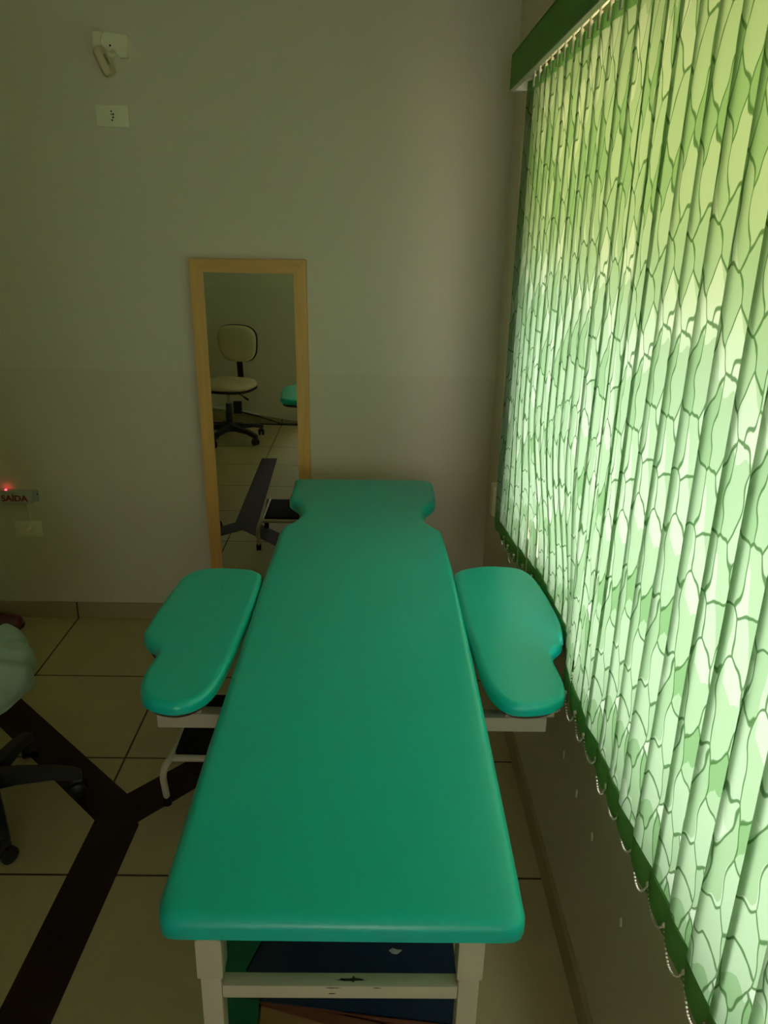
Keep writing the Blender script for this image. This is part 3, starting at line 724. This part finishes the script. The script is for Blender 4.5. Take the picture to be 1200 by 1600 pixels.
# ------------------------------------------------------------------ step stool under the couch
st = thing('step_stool', 'low step stool with white tube legs and black rubber tread beneath the left wing', 'step stool', (-.4, 2.12, 0))
sx0, sx1, sy0, sy1, sz = -.595, -.215, 1.955, 2.285, .175
bm = bmesh.new(); box(bm, (sx0+.02, sy0+.014, sz-.004), (sx1-.02, sy1-.014, sz+.010), .003); obj('tread', bm, M['rubber'], st, smooth=30)
bm = bmesh.new()
for y in (sy0, sy1): tube(bm, [(sx0+.01, y, sz-.006), (sx1-.01, y, sz-.006)], .0105, 10)
for x in (sx0+.012, sx1-.012): tube(bm, [(x, sy0, sz-.006), (x, sy1, sz-.006)], .0105, 10)
obj('tread_frame', bm, WM, st, smooth=50)
for x, ox in ((sx0+.012, -.018), (sx1-.012, .018)):
    for y, oy in ((sy0, .0), (sy1, .0)):
        sgn = -1 if y == sy0 else 1
        bm = bmesh.new()
        p = [(x, y-sgn*.05, sz-.004), (x, y, sz-.003)]+arc_pts((x, y, sz-.003), (x+ox, y+sgn*.035, sz-.003), (x+ox*1.2, y+sgn*.032, sz-.055), 7)[1:]+[(x+ox*1.4, y+sgn*.020-sgn*.02, .022)]
        tube(bm, p, .0105, 10); lg = obj('leg', bm, WM, st, smooth=50)
        bm = bmesh.new(); e = p[-1]; tube(bm, [(e[0], e[1], .034), (e[0], e[1], 0)], .0135, 10); obj('foot_cap', bm, M['rubber'], lg, smooth=40)

# ------------------------------------------------------------------ swivel chair (seen in the mirror) and backless stool
def blob_pad(bm, w, d, zc, t, n=64, e=2.8, taper=0.):
    """soft superellipse cushion"""
    prof = [(.86, -.5), (.97, -.36), (1., -.1), (.985, .15), (.93, .36), (.8, .47), (.5, .52)]
    rings = []
    for k, h in prof:
        rg = []
        for i in range(n):
            a = 2*PI*i/n; ca, sa = math.cos(a), math.sin(a)
            x = math.copysign(abs(ca)**(2/e), ca)*w/2*k; y = math.copysign(abs(sa)**(2/e), sa)*d/2*k
            x *= 1-taper*(y/(d/2))
            rg.append(bm.verts.new((x, y, zc+h*t)))
        rings.append(rg)
    for r in range(len(rings)-1):
        for i in range(n): bm.faces.new((rings[r][i], rings[r][(i+1) % n], rings[r+1][(i+1) % n], rings[r+1][i]))
    bm.faces.new(rings[0][::-1]); bm.faces.new(rings[-1])
def star_base(root, off, R5=.237):
    bm = bmesh.new(); lathe(bm, [(.034, .075), (.038, .085), (.038, .135), (.030, .15)], (0, 0, 0), 20)
    for k in range(5):
        a = off+k*2*PI/5; d = Vector((math.cos(a), math.sin(a), 0)); s = Vector((-d.y, d.x, 0))
        rings = []
        for t, hw, z0, z1 in ((.02, .026, .080, .130), (.35, .024, .086, .126), (.75, .021, .082, .112), (1.0, .019, .066, .096), (1.1, .014, .062, .084)):
            p = d*(R5*t)
            rings.append([bm.verts.new(p+s*hw+Vector((0, 0, z0))), bm.verts.new(p+s*hw*.8+Vector((0, 0, z1))), bm.verts.new(p-s*hw*.8+Vector((0, 0, z1))), bm.verts.new(p-s*hw+Vector((0, 0, z0)))])
        for i in range(len(rings)-1):
            for k2 in range(4): bm.faces.new((rings[i][k2], rings[i][(k2+1) % 4], rings[i+1][(k2+1) % 4], rings[i+1][k2]))
        bm.faces.new(rings[0]); bm.faces.new(rings[-1][::-1])
    b = obj('base', bm, M['black'], root, loc=BASE[root.name], smooth=40)
    for k in range(5):
        a = off+k*2*PI/5; bm = bmesh.new()
        tube(bm, [(0, 0, .045), (0, 0, .068)], .007, 8)
        for yy in (-.015, .015):
            pts = [(0, yy-.009, .025), (0, yy+.009, .025)]
            tube(bm, [(0, yy-.010, .0255), (0, yy-.007, .0255), (0, yy+.007, .0255), (0, yy+.010, .0255)], [.021, .0255, .0255, .021], 18)
        tube(bm, arc_pts((-.026, 0, .030), (-.02, 0, .062), (.014, 0, .056), 6), .012, 8)
        c = obj('caster', bm, M['black'], root, loc=BASE[root.name]+Vector((math.cos(a)*R5*1.04, math.sin(a)*R5*1.04, 0)), smooth=45)
        c.rotation_euler[2] = a+.5*k
    bm = bmesh.new(); lathe(bm, [(.026, .14), (.026, .30), (.022, .305)], (0, 0, 0), 18); obj('cylinder_cover', bm, M['black'], root, loc=BASE[root.name], smooth=40)
    bm = bmesh.new(); lathe(bm, [(.014, .30), (.014, .402)], (0, 0, 0), 16); obj('gas_cylinder', bm, M['chrome'], root, loc=BASE[root.name], smooth=40)
ch = thing('swivel_chair', 'beige swivel office chair with black star base reflected in the mirror', 'chair', (-1.165, -.03, 0))
Bc = BASE[ch.name]
star_base(ch, math.radians(24), .275)
bm = bmesh.new(); blob_pad(bm, .43, .42, .462, .062, e=2.9, taper=.04); obj('seat', bm, M['beige'], ch, loc=Bc, smooth=60)
bm = bmesh.new(); blob_pad(bm, .436, .426, .428, .026, e=2.9, taper=.04); obj('seat_shell', bm, M['black'], ch, loc=Bc, smooth=60)
bm = bmesh.new(); box(bm, (-.06, -.09, .400), (.06, .09, .4145), .004); obj('seat_plate', bm, M['black'], ch, loc=Bc, smooth=30)
bm = bmesh.new(); tube(bm, [(.05, .02, .405), (.13, .04, .385), (.15, .045, .374)], .004, 7); tube(bm, [(.145, .044, .377), (.19, .055, .355)], [.006, .009], 8); obj('lever', bm, M['black'], ch, loc=Bc, smooth=45)
bm = bmesh.new()
for (a, b) in (((0, -.06, .408), (0, -.24, .402)), ((0, -.24, .402), (0, -.285, .46)), ((0, -.285, .46), (0, -.262, .74))):
    a, b = Vector(a), Vector(b); dd = (b-a).normalized(); s = Vector((1, 0, 0)); n_ = dd.cross(s)
    vs = [[bm.verts.new(p+s*sx+n_*sn) for sx, sn in ((-.024, -.006), (.024, -.006), (.024, .006), (-.024, .006))] for p in (a-dd*.004, b+dd*.004)]
    for k in range(4): bm.faces.new((vs[0][k], vs[0][(k+1) % 4], vs[1][(k+1) % 4], vs[1][k]))
    bm.faces.new(vs[0][::-1]); bm.faces.new(vs[1])
obj('back_post', bm, M['black'], ch, loc=Bc)
rotb = Matrix.Rotation(math.radians(-84), 3, 'X')
for nm, w, h, y, t, mt in (('backrest', .325, .300, -.232, .052, 'beige'), ('back_shell', .336, .311, -.256, .022, 'black')):
    bm = bmesh.new(); blob_pad(bm, w, h, 0, t, e=3.0, taper=-.08)
    for v in bm.verts: v.co = Matrix.Rotation(math.radians(84), 3, 'X') @ Vector((-v.co.x, v.co.y, -v.co.z)); v.co += Vector((0, y, .752))
    obj(nm, bm, M[mt], ch, loc=Bc, smooth=60)
ch.rotation_euler[2] = math.radians(12)
# backless stool under the seated person
sl_ = thing('swivel_stool', 'black star-based swivel stool under the seated person in sage trousers', 'stool', (-1.13, 1.93, 0))
star_base(sl_, math.radians(15))
bm = bmesh.new(); lathe(bm, [(.05, .376), (.125, .380), (.137, .390), (.138, .404), (.130, .417), (.08, .424)], (0, 0, 0), 48); obj('seat', bm, M['black'], sl_, loc=BASE[sl_.name], smooth=50)

# ------------------------------------------------------------------ seated person (mostly outside the frame)
def capsule(bm, a, b, ra, rb, n=14, m=12):
    a, b = Vector(a), Vector(b); d = b-a; pts = []; rr = []
    ln = max(d.length, 1e-4); d = d/ln
    for k in range(m//2+1):
        t = k/(m//2)*PI/2; pts.append(a-d*ra*math.cos(t)); rr.append(max(ra*math.sin(t), 1e-4))
    for k in range(m//2+1):
        t = k/(m//2)*PI/2; pts.append(b+d*rb*math.sin(t)); rr.append(max(rb*math.cos(t), 1e-4))
    tube(bm, pts, rr, n)
def fuse(name, bm, voxel, mat, parent, smooth_it=6, folds=0., floor=None):
    me = bpy.data.meshes.new('tmp'); bmesh.ops.recalc_face_normals(bm, faces=bm.faces); bm.to_mesh(me); bm.free()
    o = bpy.data.objects.new('tmp', me); COL.objects.link(o)
    r = o.modifiers.new('r', 'REMESH'); r.mode = 'VOXEL'; r.voxel_size = voxel
    s = o.modifiers.new('s', 'SMOOTH'); s.iterations = smooth_it; s.factor = .5
    bpy.context.view_layer.update()
    m2 = bpy.data.meshes.new_from_object(o.evaluated_get(bpy.context.evaluated_depsgraph_get()))
    bpy.data.objects.remove(o); bm = bmesh.new(); bm.from_mesh(m2); bpy.data.meshes.remove(m2)
    if folds:
        bm.normal_update()
        for v in bm.verts:
            p = v.co
            f = noise.noise(Vector((p.x*9+p.y*7, p.y*4, p.z*16)))
            g_ = max(0, 1-abs(noise.noise(Vector((p.x*5+3, p.y*6-p.x*5, p.z*7))))*5)
            v.co += v.normal*(f*folds-g_*folds*.9)
            if floor and v.co.x > floor[0] and v.co.z < floor[1]: v.co.z = floor[1]+(v.co.z-floor[1])*.04
    return obj(name, bm, mat, parent, smooth=180)
pe = thing('person', 'person in sage green trousers seated on the swivel stool, cut off by the picture edge', 'person', (-1.13, 1.93, .46))
hipc = Vector((-1.145, 1.915, .575))
bm = bmesh.new()
ball(bm, (-1.28, 1.90, 1.0), .1, 3, (1.05, 1.75, 1.7), Matrix.Rotation(math.radians(-22), 3, 'Y'))     # chest
ball(bm, (-1.19, 1.91, .76), .1, 3, (1.0, 1.4, 1.9), Matrix.Rotation(math.radians(-16), 3, 'Y'))
ball(bm, hipc+Vector((-.06, 0, -.02)), .1, 3, (1.1, 1.5, 1.0))
capsule(bm, (-1.34, 1.90, 1.15), (-1.395, 1.90, 1.25), .052, .048)
ball(bm, (-1.425, 1.90, 1.36), .1, 3, (.92, .74, 1.15)); ball(bm, (-1.455, 1.90, 1.31), .07, 3, (.9, .82, .9))
ball(bm, (-1.525, 1.90, 1.335), .018, 2, (1.0, .7, 1.3))
for s in (-1, 1):
    ball(bm, (-1.405, 1.90+s*.074, 1.34), .022, 2, (.8, .4, 1.4))
    sh = Vector((-1.31, 1.90+s*.19, 1.08)); el = Vector((-1.36, 1.90+s*.25, .80)); wr = Vector((-1.56, 1.90+s*.15, .70))
    capsule(bm, sh, el, .050, .040); capsule(bm, el, wr, .040, .026)
    pc = wr+Vector((-.06, 0, -.012)); ball(bm, pc, .04, 2, (1.15, .95, .36)); capsule(bm, wr, pc, .024, .024)
    for k, ln in enumerate((.066, .078, .073, .056)):
        b0 = pc+Vector((-.035, s*(-.031+.0205*k), 0)); b1 = b0+Vector((-ln*.55, s*(-.004+.003*k), -.008)); b2 = b1+Vector((-ln*.45, 0, -.024))
        capsule(bm, b0, b1, .0088, .0082, 10); capsule(bm, b1, b2, .0082, .0068, 10)
    t0 = pc+Vector((.012, -s*.034, -.004)); capsule(bm, t0, t0+Vector((-.030, -s*.026, -.008)), .0105, .0095, 10); capsule(bm, t0+Vector((-.030, -s*.026, -.008)), t0+Vector((-.055, -s*.026, -.018)), .0095, .0078, 10)
    kn = Vector((-1.60, 1.90+s*.14, .545)); an = Vector((-1.62, 1.90+s*.14, .12))
    capsule(bm, (-1.18, 1.90+s*.10, .535), kn, .065, .055); capsule(bm, kn, an, .052, .036); capsule(bm, an, (-1.76, 1.90+s*.16, .045), .036, .03)
body = fuse('body', bm, .0062, M['skin'], pe, 4)
bm = bmesh.new()
ball(bm, (-1.143, 1.900, .463), .1, 3, (2.16, 2.26, 1.16)); ball(bm, (-1.150, 1.82, .463), .1, 3, (1.96, 1.46, 1.12)); ball(bm, (-1.155, 2.00, .475), .1, 3, (1.8, 1.2, 1.08))
ball(bm, (-1.215, 1.92, .60), .1, 3, (1.25, 1.7, 1.3))
for s in (-1, 1):
    kn = Vector((-1.60, 1.90+s*.14, .550)); capsule(bm, (-1.18, 1.90+s*.11, .530), kn, .088, .078); capsule(bm, kn, (-1.62, 1.90+s*.14, .13), .072, .070)
fuse('trousers', bm, .0085, M['scrub'], pe, 3, .020, (-1.33, .437))
bm = bmesh.new()
ball(bm, (-1.285, 1.90, .99), .11, 3, (1.08, 1.85, 1.7), Matrix.Rotation(math.radians(-22), 3, 'Y')); ball(bm, (-1.20, 1.91, .77), .11, 3, (1.05, 1.5, 1.7), Matrix.Rotation(math.radians(-16), 3, 'Y'))
ball(bm, (-1.19, 1.91, .665), .11, 3, (1.18, 1.62, .9))
for s in (-1, 1): capsule(bm, (-1.31, 1.90+s*.18, 1.08), (-1.35, 1.90+s*.24, .88), .066, .062)
fuse('shirt', bm, .0095, M['shirt'], pe, 5, .004)
bm = bmesh.new(); ball(bm, (-1.408, 1.90, 1.385), .1, 3, (1.02, .84, 1.1)); ball(bm, (-1.36, 1.90, 1.30), .08, 3, (.7, .85, 1.3))
bm2 = [v for v in bm.verts if v.co.x < -1.475 and v.co.z < 1.42]
bmesh.ops.delete(bm, geom=bm2, context='VERTS'); obj('hair', bm, M['hair'], pe, smooth=60)
for s in (-1, 1):
    bm = bmesh.new(); ball(bm, (-1.512, 1.90+s*.031, 1.362), .011, 2, (.6, 1.2, .8)); obj('eye', bm, M['eye'], pe, smooth=60)
    bm = bmesh.new(); capsule(bm, (-1.60, 1.90+s*.14, .05), (-1.82, 1.90+s*.165, .042), .046, .040); ball(bm, (-1.63, 1.90+s*.14, .08), .052, 2, (1.1, .9, .8))
    for v in bm.verts: v.co.z = max(v.co.z, .002)
    obj('worn_shoe', bm, M['sole'], pe, smooth=60)
bm = bmesh.new(); ball(bm, (-1.515, 1.90, 1.292), .012, 2, (.5, 1.9, .6)); obj('lips', bm, M['lips'], pe, smooth=60)

# burgundy shoe by the skirting
sh = thing('shoe', 'shiny burgundy shoe on the floor against the skirting behind the seated person', 'shoe', (-1.63, 3.07, 0))
bm = bmesh.new(); secs = [(-1.80, .032, .062, .066), (-1.775, .040, .074, .078), (-1.72, .041, .080, .084), (-1.67, .044, .068, .078), (-1.63, .049, .060, .074), (-1.59, .052, .054, .070), (-1.55, .048, .048, .062), (-1.525, .038, .040, .053), (-1.511, .022, .028, .038)]
rings = []
for x, hw, zmid, zt in secs:
    rg = []
    for k in range(14):
        a = PI*k/13; rg.append(bm.verts.new((x, 3.055+hw*math.cos(a), .012+(zt-.012)*max(0., math.sin(a))**.75)))
    rings.append(rg)
for i in range(len(rings)-1):
    for k in range(13): bm.faces.new((rings[i][k], rings[i][k+1], rings[i+1][k+1], rings[i+1][k]))
    bm.faces.new((rings[i][13], rings[i][0], rings[i+1][0], rings[i+1][13]))
bm.faces.new(rings[0]); bm.faces.new(rings[-1])
obj('upper', bm, M['shoe'], sh, smooth=60)
bm = bmesh.new(); up = [(x, 3.055+hw+.002) for x, hw, a, b in secs]; dn = [(x, 3.055-hw-.002) for x, hw, a, b in secs]
prism(bm, up+[(-1.507, 3.055)]+dn[::-1], 0, .0118); obj('sole', bm, M['sole'], sh)

# power adapter and black cables by the opposite wall (seen in the mirror)
ca = thing('power_adapter', 'black power adapter and cables along the wall behind the beige chair', 'adapter', (-1.05, YF+.05, 0))
bm = bmesh.new(); box(bm, (-1.225, YF+.018, .095), (-1.155, YF+.06, .205), .006); obj('adapter_box', bm, M['black'], ca, smooth=30)
bm = bmesh.new()
tube(bm, arc_pts((-1.17, YF+.04, .11), (-1.0, YF+.03, .07), (-.80, YF+.05, .008), 10)+[(-.6, YF+.04, .007), (-.3, YF+.05, .007)], .006, 7)
tube(bm, [(-1.75, YF+.06, .007), (-1.3, YF+.045, .007), (-1.0, YF+.055, .007), (-.7, YF+.065, .007), (-.3, YF+.06, .007)], .007, 7)
obj('cable', bm, M['black'], ca, smooth=60)

# ------------------------------------------------------------------ light: overcast daylight through the window
wd = bpy.data.worlds.new('World'); sc.world = wd; wd.use_nodes = True
nt = wd.node_tree; bg = nt.nodes['Background']
bg.inputs[0].default_value = (1.0, .98, .96, 1); bg.inputs[1].default_value = 5.6

cam = bpy.data.cameras.new('camera'); co = bpy.data.objects.new('camera', cam); COL.objects.link(co)
cam.sensor_fit = 'VERTICAL'; cam.sensor_height = 36; cam.sensor_width = 27; cam.lens = F_PX*36/1600; cam.clip_start = .02
m = Matrix.Identity(4)
for i in range(3): m[i][0], m[i][1], m[i][2] = RT[i], UP[i], -FW[i]
m[2][3] = CAM_Z
co.matrix_world = m
sc.camera = co

sc.view_settings.view_transform = 'Standard'; sc.view_settings.look = 'None'
sc.view_settings.exposure = .12; sc.view_settings.gamma = 1; sc.view_settings.use_curve_mapping = False
cy = sc.cycles
cy.use_denoising = True; cy.max_bounces = 14; cy.diffuse_bounces = 8; cy.glossy_bounces = 5; cy.transmission_bounces = 8; cy.transparent_max_bounces = 12
cy.caustics_reflective = False; cy.caustics_refractive = False; cy.sample_clamp_indirect = 8
